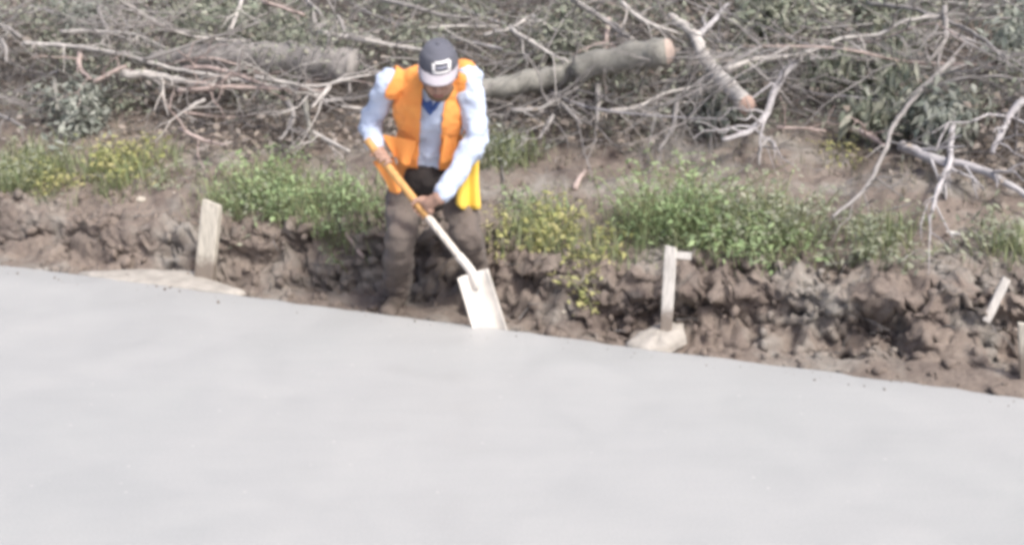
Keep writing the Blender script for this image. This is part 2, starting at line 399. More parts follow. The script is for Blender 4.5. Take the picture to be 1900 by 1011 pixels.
T = [
 ('long straight pale branch across the upper left of the heap', [(44, 81), (155, 88), (236, 104), (323, 128), (438, 147), (552, 167)], 5, 'p', .16),
 ('arched thin branch over the dark gap at upper left', [(114, 59), (175, 58), (249, 64), (306, 89)], 4, 'p', .14),
 ('thin pale branch crossing over the weathered trunk', [(266, 111), (313, 98), (387, 71), (440, 58), (481, 40)], 4, 'g', .2),
 ('short bent pinkish branch hanging under the long pale branch', [(148, 98), (148, 128), (168, 146)], 6, 'k', .14),
 ('short rising pinkish stick below the weathered trunk', [(175, 152), (222, 128), (236, 122)], 5, 'k', .14),
 ('stout peeled cream branch under the weathered trunk', [(230, 136), (290, 140), (345, 152), (400, 158)], 10, 'p', .1),
 ('reddish branch bowing below the weathered trunk', [(343, 126), (397, 126), (448, 141), (505, 166)], 5, 'k', .16),
 ('long level pale stick ending left of the worker', [(330, 169), (421, 162), (539, 166), (605, 168)], 5, 'k', .16),
 ('pale branch dipping then rising to the worker', [(474, 143), (568, 162), (612, 158), (636, 148), (690, 139)], 5, 'p', .22),
 ('short pale stub slanting down left of the worker', [(611, 162), (596, 180), (579, 199)], 5, 'p', .22),
 ('long slanting pale branch ending behind the cap', [(592, 60), (669, 74), (767, 91), (800, 96)], 6, 'p', .14),
 ('short upright stick above the branch behind the cap', [(627, 30), (634, 46), (641, 64)], 5, 'g', .16),
 ('thin branch at the top edge above the cap', [(700, -2), (767, 13), (814, 27), (870, 34)], 5, 'g', .12),
 ('level thin twig just right of the cap', [(794, 52), (850, 49), (925, 49)], 4, 'p', .1),
 ('small forked twig right of the cap', [(898, 66), (946, 54), (975, 38)], 5, 'p', .14),
 ('pale twig sloping from the fork down to the sawn log', [(948, 55), (985, 78), (1022, 100), (1046, 112)], 5, 'p', .16),
 ('thin yellowish twig above the sawn log', [(988, 30), (1028, 56), (1078, 62)], 4, 'p', .12),
 ('grey branch coming down onto the middle of the sawn log', [(1062, 0), (1116, 34), (1146, 57), (1176, 74)], 7, 'g', .18),
 ('short pinkish upright behind the sawn log', [(1130, 36), (1126, 62), (1122, 92)], 7, 'k', .1),
 ('thin pale branch crossing above the sawn end', [(1153, 5), (1190, 37), (1225, 52), (1262, 64)], 5, 'p', .15),
 ('grey fork rising from the broken branch to the top edge', [(1294, 70), (1325, 37), (1350, 8)], 7, 'l', .15),
 ('long pale branch bending across the upper right of the heap', [(1345, 130), (1399, 111), (1476, 104), (1516, 91), (1563, 71), (1637, 64), (1677, 37), (1752, 31)], 6, 'p', .2),
 ('pale curved upright at the upper right', [(1752, 14), (1757, 50), (1755, 75), (1735, 101), (1722, 116)], 6, 'g', .2),
 ('longest slanting grey branch reaching from the heap down the slope', [(1768, 112), (1708, 168), (1654, 236), (1647, 270), (1615, 336), (1590, 366), (1545, 402)], 6, 'g', .12),
 ('broad lilac-grey branch curving down right of the broken branch', [(1474, 112), (1438, 165), (1422, 215), (1388, 246), (1340, 260)], 9, 'l', .1),
 ('grey upright stick below the sawn end', [(1258, 178), (1249, 238), (1222, 280)], 6, 'g', .08),
 ('pale upright stick under the sawn log', [(1109, 154), (1110, 190), (1108, 232)], 7, 'g', .08),
 ('thin rising twig under the sawn log', [(1132, 206), (1183, 199), (1230, 175), (1318, 153)], 5, 'p', .12),
 ('grey twig rising right of the worker shoulder', [(950, 205), (1001, 204), (1038, 182), (1072, 163)], 6, 'g', .12),
 ('short twig slanting under the grey trunk', [(1040, 190), (1060, 210), (1078, 232)], 5, 'g', .1),
 ('short grey twig leaning left of the upright stick', [(1026, 215), (1012, 240), (1000, 258)], 5, 'g', .1),
 ('upright grey stick at the foot of the right hollow', [(1768, 198), (1765, 250), (1762, 303), (1742, 345), (1730, 390)], 7, 'l', .06),
 ('thick pale branch leaning at the right edge of the picture', [(1899, 186), (1876, 209), (1858, 246), (1840, 284)], 9, 'l', .08),
 ('stout grey limb lying along the heap foot at far right', [(1670, 270), (1731, 296), (1815, 312), (1866, 340), (1915, 372)], 11, 'l', .03),
 ('thin level twig on bare soil under the broken end', [(1440, 236), (1485, 238), (1532, 243)], 4, 'k', .04),
 ('short pinkish stick at the heap foot beside the longest branch', [(1580, 240), (1612, 252), (1646, 272)], 6, 'k', .04),
 ('hooked pale twig standing on the slope below the broken end', [(1430, 257), (1412, 272), (1408, 306)], 5, 'g', .04),
 ('small stick rising from the hollow under the long level stick', [(345, 206), (362, 194), (382, 185)], 6, 'p', .12),
 ('grey twig slanting at the left edge of the picture', [(-6, 212), (20, 222), (46, 238)], 5, 'g', .08),
 ('upright greenish stem in the left hollow', [(101, 150), (103, 176), (106, 206)], 6, 'e', .12),
 ('tiny curved upright twig at the far left', [(2, 74), (12, 90), (12, 116)], 5, 'g', .12),
 ('dim slanting stick at the top left corner', [(-4, 45), (16, 54), (40, 70)], 6, 'g', .14),
 ('thin upright twig at upper left behind the arched branch', [(183, 12), (188, 34), (200, 56)], 5, 'g', .1),
 ('thin upright twig at the top edge over the weathered trunk', [(449, -4), (441, 25), (430, 54)], 5, 'p', .15),
 ('curved grey stick hanging below the level stick', [(534, 190), (545, 210), (540, 236), (520, 260)], 6, 'g', .08),
 ('pale twig on the slope above the green weeds', [(335, 240), (380, 262), (420, 269)], 5, 'k', .05),
 ('pale stick slanting down toward the worker hip', [(580, 246), (612, 262), (648, 280)], 5, 'p', .05),
 ('yellow-green stem standing left of the worker', [(566, 186), (570, 212), (574, 240)], 7, 'e', .1),
 ('pinkish branch at the top edge left of centre', [(488, 4), (525, 15), (565, 28)], 5, 'k', .14),
 ('short twig crossing the top edge near the pinkish branch', [(570, 0), (584, 16), (596, 30)], 5, 'g', .14),
 ('pale thin branch across the dark hollow at far right', [(1688, 188), (1760, 150), (1850, 142), (1905, 150)], 5, 'g', .1),
 ('slender grey branch along the top right corner', [(1610, 6), (1700, 18), (1800, 58), (1870, 110)], 5, 'g', .12),
]
for lab, pix, r, mt, off in T:
    branch(lab, pix, r*.92, mt, 'branch', off + .10, .5, 9 if len(pix) > 4 else 6 if len(pix) > 3 else 3)
branch('short pinkish stub lying on the slope right of the worker', [(1066, 350), (1074, 332), (1086, 316)], 6, 'k', 'broken_stick', .03, .7, 0, surf=ground)
branch('thin pale stick stuck in the bank left of the worker legs', [(640, 432), (656, 454), (674, 478)], 5, 'k', 'broken_stick', .02, .6, 0, surf=ground)
branch('short pale root poking from the crumbling bank at right', [(1530, 545), (1540, 562), (1562, 584)], 6, 'p', 'root', .03, .6, 0, surf=ground)

# ------------------------------------------------------------------ the tangle behind them: nobody could count it
def scatter(n, s0, s1, t0, t1, rs):
    s = rs.uniform(s0, s1, n); t = t0 + (t1 - t0)*rs.random(n)**1.0
    k = (t0 < 1.2) | (t > heap_foot(s) - .16*rs.random(n)**2)
    t = np.where(k, t, heap_foot(s) + (t1 - heap_foot(s))*rs.random(n)**1.3)
    x, y = xy_of(s, t); return x, y
def twig_mass(name, n, label, mat, rmin, rmax, lmin, lmax, below, above, seed, s=(-5, 10), t=(1.75, 6.5), flat=False):
    rs = np.random.default_rng(seed)
    x, y = scatter(n, *s, *t, rs); z = np.maximum(pile(x, y) + rs.uniform(-below, above, n), ground(x, y, False) + .015)
    if flat: z = ground(x, y) + rs.uniform(-below, above, n)
    az = rs.uniform(0, 2*np.pi, n); el = rs.normal(.1, .38, n)
    d = np.stack([np.cos(az)*np.cos(el), np.sin(az)*np.cos(el), np.sin(el)], -1)
    L = lmin + (lmax - lmin)*rs.random(n)**2; r = rmin + (rmax - rmin)*rs.random(n)**2.5
    bend = rs.normal(0, .22, (n, 3)); K, sd = 5, 4
    base = np.stack([x, y, z], -1)
    up = np.array([.1, .25, 1.]); a = np.cross(d, up); a /= np.linalg.norm(a, axis=1, keepdims=True)+1e-9; b = np.cross(d, a)
    V = np.zeros((n, K, sd, 3)); ph = rs.normal(0, .35, (n, K, 3))
    for k in range(K):
        f = k/(K-1) - .5
        c = base + d*(L*f)[:, None] + bend*(L*f*f*1.6)[:, None] + ph[:, k]*(L*.09)[:, None]
        rk = r*(1 - .6*(f + .5))
        for j in range(sd):
            an = 2*np.pi*j/sd; V[:, k, j] = c + (a*np.cos(an) + b*np.sin(an))*rk[:, None]
    q = []
    for k in range(K-1):
        for j in range(sd): q.append((k*sd+j, k*sd+(j+1) % sd, (k+1)*sd+(j+1) % sd, (k+1)*sd+j))
    q = np.array(q); Fc = (np.arange(n)[:, None, None]*K*sd + q[None]).reshape(-1, 4)
    o = link(name, from_arrays(name, V.reshape(-1, 3), Fc), mat); tag(o, label, kind='stuff'); return o
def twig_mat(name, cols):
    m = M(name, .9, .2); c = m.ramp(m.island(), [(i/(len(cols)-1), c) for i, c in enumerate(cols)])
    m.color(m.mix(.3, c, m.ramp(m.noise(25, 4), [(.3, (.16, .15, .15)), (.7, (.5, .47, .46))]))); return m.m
TWIG = twig_mat('twig_bark', [(.11, .107, .107), (.24, .23, .232), (.17, .163, .168), (.31, .295, .295), (.27, .245, .236), (.21, .207, .195), (.44, .42, .41)])
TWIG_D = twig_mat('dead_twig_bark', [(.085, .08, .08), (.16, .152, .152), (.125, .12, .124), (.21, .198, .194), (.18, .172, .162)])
twig_mass('loose_sticks', 420, 'loose dead sticks scattered over the soil slope', TWIG, .002, .006, .08, .45, .0, .03, 12, (-1.5, 7), (.75, 2.3), True)
twig_mass('bank_roots', 260, 'thin torn roots poking from the cut bank', TWIG_D, .0015, .005, .06, .25, .03, .04, 13, (-1, 6.3), (.30, .75), True)
TWIG_L = twig_mat('pale_twig_bark', [(.20, .195, .195), (.34, .325, .325), (.26, .25, .255), (.44, .42, .41), (.36, .325, .315), (.30, .295, .275)])
twig_mass('brush_twigs', 3500, 'tangle of thin grey twigs filling the heap of cut branches', TWIG, .0022, .0095, .2, 1.1, .06, .20, 5, (-3, 8), (1.55, 5.6))
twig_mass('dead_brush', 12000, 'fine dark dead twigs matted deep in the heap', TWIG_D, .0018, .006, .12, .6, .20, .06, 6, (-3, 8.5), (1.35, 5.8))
twig_mass('far_brush', 3500, 'grey brush continuing behind the heap', TWIG, .004, .015, .4, 1.6, .1, .35, 8, (-9, 14), (5.2, 11))

def limb_parts(seed, L):
    """a felled limb with its side shoots, along +X from its cut end"""
    rr = random.Random(seed); n = 12; r0 = rr.uniform(.008, .019)
    bend = [Vector((0, rr.gauss(0, 1), rr.gauss(0, 1)))*.05*L for _ in range(3)]
    st = spline([Vector((0, 0, 0)), Vector((L*.33, 0, 0)) + bend[0], Vector((L*.68, 0, 0)) + bend[1], Vector((L, 0, 0)) + bend[2]], n)
    A = tube_arrays(st, [r0*(1 - .8*i/(n-1)) for i in range(n)], 6, seed, .15); V, Q = [], []
    def shoot(p, d, LL, r, lev):
        pts = [p]; dd = d.copy(); K = 4
        for i in range(K):
            dd = (dd + Vector((rr.gauss(0, 1), rr.gauss(0, 1), rr.gauss(0, 1)))*.14).normalized(); pts.append(pts[-1] + dd*LL/K)
        v, q = tube_arrays(pts, [r*(1 - .8*i/K) for i in range(K+1)], 3 if lev else 4, seed, .1); o = len(V)
        V.extend(v); Q.extend([tuple(a+o for a in f) for f in q])
        if lev < 2:
            for _ in range(rr.randint(2, 5) if lev == 0 else rr.randint(0, 3)):
                i = rr.randrange(1, K+1); side = dd.cross(Vector((rr.gauss(0, 1), rr.gauss(0, 1), rr.gauss(0, .6)))).normalized()
                shoot(pts[i], (dd + side*rr.uniform(.4, .9)).normalized(), LL*rr.uniform(.35, .65), r*.55, lev+1)
    for k in range(rr.randint(9, 15)):
        i = rr.randrange(2, n); d = (st[min(i+1, n-1)] - st[i-1]).normalized(); side = d.cross(Vector((rr.gauss(0, .5), rr.gauss(0, .5), rr.gauss(0, 1)))).normalized()
        shoot(st[i], (d + side*rr.uniform(.5, 1.0)).normalized(), L*rr.uniform(.22, .5), r0*.5, 0)
    return poly_mesh('stem', *A), poly_mesh('twigs', V, Q)
protos = [limb_parts(200 + k, 1.0 + .09*k) for k in range(8)]
LM = [(BARK_LILAC, TWIG), (BARK_PALE, TWIG_L), (BARK_GREY, TWIG), (BARK_PINK, TWIG_L)]
lr = random.Random(77); n_limb = 0; LIMBS = {}
for row, v0 in enumerate((18, 62, 108, 150, 190)):
    for col in range(15):
        u = 20 + col*132 + lr.uniform(-60, 60) + (60 if row % 2 else 0); v = v0 + lr.uniform(-20, 20)
        if 640 < u < 930 and v > 60: continue
        if 1020 < u < 1260 and 50 < v < 170 or 330 < u < 640 and 80 < v < 140 or 1270 < u < 1400 and v < 200: continue
        if v > 170 and 1100 < u < 1700 and lr.random() < .5: continue
        if lr.random() < .12: continue
        p = hit(u, v, pile, lr.uniform(-.02, .11)); st_me, tw_me = protos[n_limb % 8]
        root = empty('cut_limb', p); az = lr.choice((0, math.pi)) + lr.gauss(-.25, .55); root.rotation_euler = (lr.uniform(0, 6.28), lr.gauss(.0, .16), az)
        root.scale = (lr.uniform(.75, 1.2),)*3
        spot = ('at the far left' if u < 200 else 'above the weathered trunk' if u < 660 and v < 85 else 'below the weathered trunk' if u < 660 else 'behind the worker' if u < 960
                else 'above the sawn log' if u < 1280 and v < 100 else 'below the sawn log' if u < 1280 else 'just right of the broken branch' if u < 1560 else 'by the drooping leaves' if u < 1750 else 'at the far right')
        tag(root, None, 'branch', 'thin twiggy limbs ' + spot); LIMBS.setdefault(spot, []).append((u, root))
        ms = LM[n_limb % 4]
        for nm, me_, mt_ in (('stem', st_me, ms[0]), ('twigs', tw_me, ms[1])):
            o = bpy.data.objects.new(nm, me_); C.objects.link(o); o.parent = root
            if not me_.materials: me_.materials.append(mt_)
            o.material_slots[0].link = 'OBJECT'; o.material_slots[0].material = mt_
            if nm == 'twigs': o['kind'] = 'stuff'
        n_limb += 1

ORD = ['leftmost', 'second from left', 'third from left', 'fourth from left', 'fifth from left', 'sixth from left', 'seventh from left', 'eighth from left', 'ninth from left']
for spot, lst in LIMBS.items():
    for k, (u, root) in enumerate(sorted(lst, key=lambda q: q[0])):
        root['label'] = 'thin grey limb with fine twigs ' + spot + (', ' + ORD[min(k, 8)] if len(lst) > 1 else '')

def leaf_mass(name, label, mat, P, size, seed, droop=.0, aspect=.3, spread=1.0, kind='stuff', cat=None, parent=None, normal_up=.5):
    """many single folded leaves at the points P"""
    rs = np.random.default_rng(seed); n = len(P)
    az = rs.uniform(0, 2*np.pi, n); el = rs.normal(.15 - droop*1.2, .45*spread, n)
    d = np.stack([np.cos(az)*np.cos(el), np.sin(az)*np.cos(el), np.sin(el)], -1)
    up = np.stack([rs.normal(0, .5, n), rs.normal(0, .5, n), np.ones(n)*normal_up + .3], -1)
    sdv = np.cross(d, up); sdv /= np.linalg.norm(sdv, axis=1, keepdims=True)+1e-9; nrm = np.cross(sdv, d)
    L = (size*rs.uniform(.55, 1.35, n))[:, None]; W = L*aspect*rs.uniform(.7, 1.3, n)[:, None]
    p0 = P; p3 = P + d*L - nrm*L*.18; pm = P + d*L*.5 + nrm*L*.05
    pa = P + d*L*.42 + sdv*W - nrm*L*.02; pb = P + d*L*.42 - sdv*W - nrm*L*.02
    V = np.stack([p0, pa, pm, pb, p3], 1).reshape(-1, 3)
    q = np.array([(0, 1, 2), (0, 2, 3), (1, 4, 2), (2, 4, 3)])
    Fc = (np.arange(n)[:, None, None]*5 + q[None]).reshape(-1, 3)
    o = link(name, from_arrays(name, V, Fc), mat, parent, smooth=False)
    if kind: o['kind'] = kind
    if label: o['label'] = label
    if cat: o['category'] = cat
    return o
GREYGREEN = leafy('wilted_leaf', [(0.241, 0.277, 0.216), (0.347, 0.378, 0.299), (0.436, 0.446, 0.371), (0.196, 0.23, 0.179), (0.381, 0.371, 0.303), (0.309, 0.358, 0.282)])
TEAL = leafy('grey_teal_leaf', [(0.221, 0.253, 0.223), (0.333, 0.364, 0.322), (0.437, 0.454, 0.41), (0.179, 0.197, 0.174)])
DRYLEAF = leafy('dry_leaf', [(0.294, 0.254, 0.219), (0.408, 0.355, 0.313), (0.222, 0.191, 0.17), (0.377, 0.343, 0.319), (0.278, 0.254, 0.24)])
def sprays(n_clumps, per, seed, s, t, below, above, rad, flat=.5):
    rs = np.random.default_rng(seed); x, y = scatter(n_clumps*2, *s, *t, rs); o_ = np.argsort(-(fbm2(x, y, 1.1, 3, seed) + rs.normal(0, .18, len(x))))[:n_clumps]; x, y = x[o_], y[o_]
    z = np.maximum(pile(x, y) + rs.uniform(-below, above, n_clumps), ground(x, y, False) + .02)
    c = np.repeat(np.stack([x, y, z], -1), per, 0); o = rs.normal(0, rad, c.shape); o[:, 2] *= flat
    return c + o
leaf_mass('wilted_foliage', 'wilted grey-green leaves caught through the heap of branches', GREYGREEN, sprays(560, 130, 21, (-3, 8.5), (1.6, 6.2), .10, .15, .12), .042, 31, .4, .2)
leaf_mass('dry_foliage', 'dry brown leaf litter matted in the heap', DRYLEAF, sprays(600, 80, 22, (-3, 8.5), (1.3, 6.2), .22, .03, .18, .3), .05, 32, .1, .3)
leaf_mass('far_foliage', 'grey-green leaves on the brush behind the heap', GREYGREEN, sprays(500, 60, 23, (-9, 14), (5.5, 11), .05, .35, .22, .8), .09, 33, .3)

# darker leafy boughs that can be made out in the heap
def bough(label, boxes, n, mat, size, droop, seed, name='leafy_bough', off=(-.05, .2), aspect=.2):
    rs = np.random.default_rng(seed); root = None; P = []
    for (u0, v0, u1, v1) in boxes:
        for k in range(14):
            p = hit(rs.uniform(u0, u1), rs.uniform(v0, v1), pile, rs.uniform(*off)); P.append(np.array(p))
    P = np.array(P); c = P[rs.integers(0, len(P), n)] + rs.normal(0, .07, (n, 3))
    b = P.mean(0); root = empty(name, (float(b[0]), float(b[1]), float(ground(b[0], b[1])))); tag(root, label, 'bough')
    leaf_mass('leaves', None, mat, c, size, seed, droop, aspect, 1.0, 'stuff', None, root)
    a = sorted(P.tolist(), key=lambda q: q[0]); m = len(a)//2
    for i in range(3):
        q0 = Vector(a[rs.integers(0, m)]) - Vector((0, 0, .05)); q1 = Vector(a[rs.integers(m, len(a))])
        V, Q = tube_arrays(spline([q0, (q0+q1)/2 + Vector((0, 0, .06)), q1], 8), [.008 - .0007*j for j in range(8)], 5, i)
        link('stem', poly_mesh('stem', V, Q), BARK_GREY, root)
bough('dark teal-green leafy bough at the upper left of the heap', [(105, -5, 180, 58)], 900, TEAL, .06, .2, 41)
bough('grey-green leafy bough in the hollow left of the stake', [(80, 160, 190, 245)], 900, TEAL, .06, .4, 42)
bough('drooping grey-green leaves hanging at upper right', [(1540, 70, 1690, 220)], 1700, GREYGREEN, .11, 1.0, 43, aspect=.13)
bough('grey-green bough along the top edge right of centre', [(1380, -5, 1640, 60)], 1800, GREYGREEN, .07, .3, 44)
bough('grey-teal leafy bough filling the hollow at far right', [(1660, 190, 1790, 250)], 1000, TEAL, .07, .7, 45)
bough('dark green bough hidden under the broken branch', [(1270, 170, 1370, 235)], 700, TEAL, .06, .4, 46)
bough('olive leafy bough behind the sawn log', [(1010, -5, 1090, 90)], 900, GREYGREEN, .06, .3, 47)
bough('dark leafy bough at the top right corner', [(1850, 0, 1910, 110)], 600, TEAL, .07, .5, 48)
bough('dull olive bough at the top edge over the weathered trunk', [(330, -5, 480, 60)], 1000, GREYGREEN, .06, .3, 49)

# loose crumbs and clods of soil along the bank
def crumbs(name, n, label, mat, rmin, rmax, seed, s, t, sink=.4, flat=None):
    rs = np.random.default_rng(seed); x, y = scatter(n, *s, *t, rs)
    z = ground(x, y) if flat is None else flat + 0*x; r = rmin + (rmax - rmin)*rs.random(n)**3
    ico = bmesh.new(); bmesh.ops.create_icosphere(ico, subdivisions=1, radius=1)
    iv = np.array([v.co[:] for v in ico.verts]); ifc = np.array([[v.index for v in f.verts] for f in ico.faces]); ico.free()
    V = iv[None]*(1 + .38*rs.uniform(-1, 1, (n, len(iv), 1)))*rs.uniform(.6, 1.3, (n, 1, 3))*r[:, None, None]
    V = V + np.stack([x, y, z + r*(.5 - sink)], -1)[:, None]
    Fc = (np.arange(n)[:, None, None]*len(iv) + ifc[None]).reshape(-1, 3)
    o = link(name, from_arrays(name, V.reshape(-1, 3), Fc), mat, smooth=False); tag(o, label, kind='stuff'); return o
crumbs('soil_clods', 1900, 'loose clods and crumbs of brown soil along the cut bank', SOIL, .004, .034, 51, (-1, 6.3), (.05, 1.0))
crumbs('slope_crumbs', 1600, 'small crumbs of soil and grit scattered on the slope', SOIL, .004, .022, 52, (-1, 6.3), (.9, 2.2))

SPECK = simple('spattered_cement', (.46, .44, .41), .9, .2, 30, .5, .006)
crumbs('edge_crumbs', 260, 'crumbs of spilled cement and dirt along the pavement edge', SPECK, .003, .016, 53, (-1, 6.3), (.0, .09))
crumbs('pavement_crumbs', 110, 'tiny crumbs of dirt fallen on the pavement edge', SOIL, .002, .009, 54, (-1, 6.3), (-.16, -.01), .2, 0.0)
# dry grass blades and litter over the slope
def grass(name, label, n, mat, seed, s, t, hmin, hmax, wid, lean=.5, mask=None):
    rs = np.random.default_rng(seed); x, y = scatter(n, *s, *t, rs)
    if mask is not None:
        k = mask(x, y, rs); x, y = x[k], y[k]; n = len(x)
    z = ground(x, y); az = rs.uniform(0, 2*np.pi, n); h = rs.uniform(hmin, hmax, n); ln = rs.uniform(.1, 1, n)*lean*h
    dx, dy = np.cos(az), np.sin(az); wx, wy = -dy*wid, dx*wid
    p = lambda f, g, sgn: np.stack([x + dx*ln*g + wx*sgn, y + dy*ln*g + wy*sgn, z + h*f], -1)
    V = np.stack([p(0, 0, 1), p(0, 0, -1), p(.6, .35, -.8), p(.6, .35, .8), p(.95, 1, 0)], 1).reshape(-1, 3)
    base = np.arange(n)[:, None, None]*5
    Fc = (base + np.array([(0, 1, 2), (0, 2, 3), (3, 2, 4)])[None]).reshape(-1, 3)
    o = link(name, from_arrays(name, V, Fc), mat, smooth=False); tag(o, label, kind='stuff'); return o
DRYGRASS = leafy('dry_grass', [(.30, .26, .20), (.24, .22, .18), (.38, .34, .27), (.20, .20, .15), (.28, .27, .2)])
grass('dry_grass', 'sparse dry grass and straw on the soil slope', 7000, DRYGRASS, 61, (-1.5, 7), (.6, 2.4), .02, .09, .0025, 1.6,
      lambda x, y, rs: fbm2(x, y, 2.2, 3, 111) > rs.uniform(-.5, .5, len(x)))

# ------------------------------------------------------------------ weeds on top of the bank
GREEN = leafy('weed_leaf', [(0.276, 0.382, 0.19), (0.381, 0.513, 0.264), (0.46, 0.592, 0.322), (0.235, 0.314, 0.178), (0.414, 0.507, 0.293)], .3)
LIME = leafy('yellow_green_leaf', [(0.437, 0.464, 0.174), (0.553, 0.537, 0.239), (0.35, 0.394, 0.16), (0.612, 0.567, 0.291), (0.407, 0.395, 0.198)], .3)
DULL = leafy('dusty_green_leaf', [(0.327, 0.366, 0.267), (0.419, 0.446, 0.338), (0.264, 0.306, 0.219), (0.475, 0.47, 0.376)], .3)
STEM = simple('weed_stem', (.24, .26, .14), .8, .15, 30, 0)
def weed(label, u, v, wpx, hgt, n, mat, seed, size=.034, aspect=.2, dep=.22, name='weed_clump'):
    """a clump of weeds rooted on the bank: stems with leaves along them"""
    rs = np.random.default_rng(seed); c = hit(u, v, ground); wm = wpx*px_m(c)/2
    root = empty(name, c); tag(root, label, 'weed')
    n = int(n*.68); wpx = wpx*1.12; wm = wpx*px_m(c)/2; ns_ = max(8, n//18); tips = []; SV = []; SQ = []; LP = []
    for i in range(ns_):
        bx = c + Vector((ED.x, ED.y, 0))*np.clip(rs.normal(0, .55), -1.35, 1.35)*wm + Vector((EN.x, EN.y, 0))*rs.uniform(-.8, 1)*dep
        bx.z = float(ground(bx.x, bx.y)) - .01
        fall = max(.3, 1 - .5*((bx - c).length/(wm + dep)))
        h = hgt*rs.uniform(.3, 1.25)*fall; az = rs.uniform(0, 6.28); lean = rs.uniform(.1, 1.1)*h
        tip = bx + Vector((math.cos(az)*lean, math.sin(az)*lean - .2*lean, h))
        mid = bx.lerp(tip, .5) + Vector((0, 0, h*.12))
        sp = spline([bx, mid, tip], 5); V, Q = tube_arrays(sp, [.004, .0035, .003, .0025, .0015], 4, i); o = len(SV)
        SV += V; SQ += [tuple(a+o for a in f) for f in Q]
        for k in range(max(4, n//ns_)):
            f = rs.uniform(.12, 1)*4; j = min(int(f), 3); p = sp[j].lerp(sp[j+1], f-j)
            LP.append(np.array(p) + rs.normal(0, .03, 3))
    link('stems', poly_mesh('stems', SV, SQ), STEM, root)['kind'] = 'stuff'
    leaf_mass('leaves', None, mat, np.array(LP), size, seed, .1, aspect, 1.0, 'stuff', None, root)
weed('pale yellow-green weeds at the left edge of the bank', 30, 345, 150, .24, 900, DULL, 71)
weed('yellowish weeds near the left corner, brightest at their foot', 70, 352, 120, .14, 500, LIME, 72)
weed('straw-yellow weed clump left of the leaning stake', 225, 335, 150, .20, 900, LIME, 73, .04)
weed('thin dusty weeds between the yellow clump and the leaning stake', 330, 330, 120, .09, 300, DULL, 74, .035)
weed('fresh green weed clump right of the leaning stake', 500, 385, 160, .26, 1500, GREEN, 75)
weed('green weed clump just left of the worker', 620, 400, 150, .26, 1300, GREEN, 76)
weed('pale green low weeds at the top of the bank by the leaning stake', 450, 395, 110, .14, 600, DULL, 77)
weed('dark green weeds behind the worker elbow', 930, 300, 130, .22, 800, TEAL, 78)
weed('yellow-green weeds spilling down the bank right of the worker', 1005, 452, 140, .18, 950, LIME, 79, .036)
weed('yellow weed tuft low on the bank between shovel and white stake', 1085, 506, 90, .15, 550, LIME, 80, .036)
weed('small green weed above the yellow weeds right of the worker', 965, 400, 90, .12, 350, GREEN, 84, .035)
weed('tall bright green weed clump above the white stake', 1245, 425, 200, .36, 2300, GREEN, 81, .034)
weed('broad dusty green weed clump right of the white stake', 1400, 440, 240, .28, 2000, DULL, 82, .034)
weed('deep green low weeds under the dusty clump', 1370, 465, 200, .17, 1000, GREEN, 85, .04)
weed('dull grey-green weeds on the slope at right', 1640, 465, 160, .15, 800, DULL, 83, .04)
weed('low green weeds at the right edge of the bank', 1870, 470, 120, .16, 600, DULL, 86, .04)
weed('sparse yellowish weeds on the slope beside the longest branch', 1560, 300, 100, .08, 200, LIME, 87, .03)

GRASSG = leafy('green_grass_blade', [(0.224, 0.291, 0.146), (0.302, 0.37, 0.202), (0.358, 0.392, 0.224), (0.246, 0.28, 0.168), (0.403, 0.403, 0.269)], .3)
patches = [(hit(u, v), r) for u, v, r in ((40, 335, .45), (230, 330, .4), (480, 375, .45), (620, 390, .4), (990, 440, .3), (1080, 500, .2), (1250, 420, .42), (1400, 440, .4), (1640, 460, .2), (1880, 465, .18), (930, 300, .3))]
def near_weeds(x, y, rs):
    w_ = np.zeros_like(x)
    for p, r in patches: w_ = np.maximum(w_, np.exp(-((x - p.x)**2 + (y - p.y)**2)/(r*r*.5)))
    return w_*(.6 + .5*fbm2(x, y, 6, 2, 121)) > rs.uniform(.05, 1, len(x))
grass('green_grass', 'green grass blades growing among the weeds on the bank', 60000, GRASSG, 62, (-1.2, 6.6), (.5, 1.9), .03, .19, .003, 1.2, near_weeds)

# ------------------------------------------------------------------ stakes, spilled concrete, litter
def stake(label, base, top, wpx, mat, thick=.03, surf=None, Y=None, tilt_y=0.0, bury=.22, name='wooden_stake'):
    pb = hit(*base, surf or ground) if Y is None else at(*base, Y)
    d = ray(*top); pt = at(*top, pb.y + tilt_y)
    ax = (pt - pb); L = ax.length; ax.normalize(); sx = Vector((1, -.25, 0)); sx = (sx - ax*sx.dot(ax)).normalized(); sy = ax.cross(sx)
    w_ = wpx*px_m(pb)/2; rr = random.Random(int(base[0])); V = []; Q = []
    secs = [(-bury, .15 if bury > .1 else .9), (-bury*.36, 1), (0, 1)] + [(L*f, 1 + rr.uniform(-.05, .05)) for f in (.2, .45, .7, .9)] + [(L, .93)]
    for i, (h, k) in enumerate(secs):
        for (a, b) in ((-1, -1), (-.8, -1.12), (.8, -1.12), (1, -1), (1, 1), (.8, 1.12), (-.8, 1.12), (-1, 1)):
            sl = -.18*w_*a if i == len(secs)-1 else 0
            V.append(pb + ax*(h + sl) + sx*a*w_*k + sy*b*thick/2*k)
    n = 8
    for i in range(len(secs)-1):
        for k in range(n): Q.append((i*n+k, i*n+(k+1) % n, (i+1)*n+(k+1) % n, (i+1)*n+k))
    m_ = len(secs); ends = [tuple(range(n))[::-1], tuple(range((m_-1)*n, m_*n))]
    o = link(name, poly_mesh(name, V, Q, ends), mat, None, False); tag(o, label, 'stake'); return o, pb, pt, sx, sy, ax
stake('wide cream wooden stake leaning right at the left end of the bank', (380, 518), (394, 376), 36, STAKE, .035, Y=on_plane(372, 512).y, tilt_y=.03)
st, pb, pt, sx, sy, ax = stake('thin whitish wooden stake rising from a lump of spilled concrete', (1236, 612), (1245, 458), 21, STAKE_W, .028, Y=on_plane(1236, 612).y, tilt_y=.05)
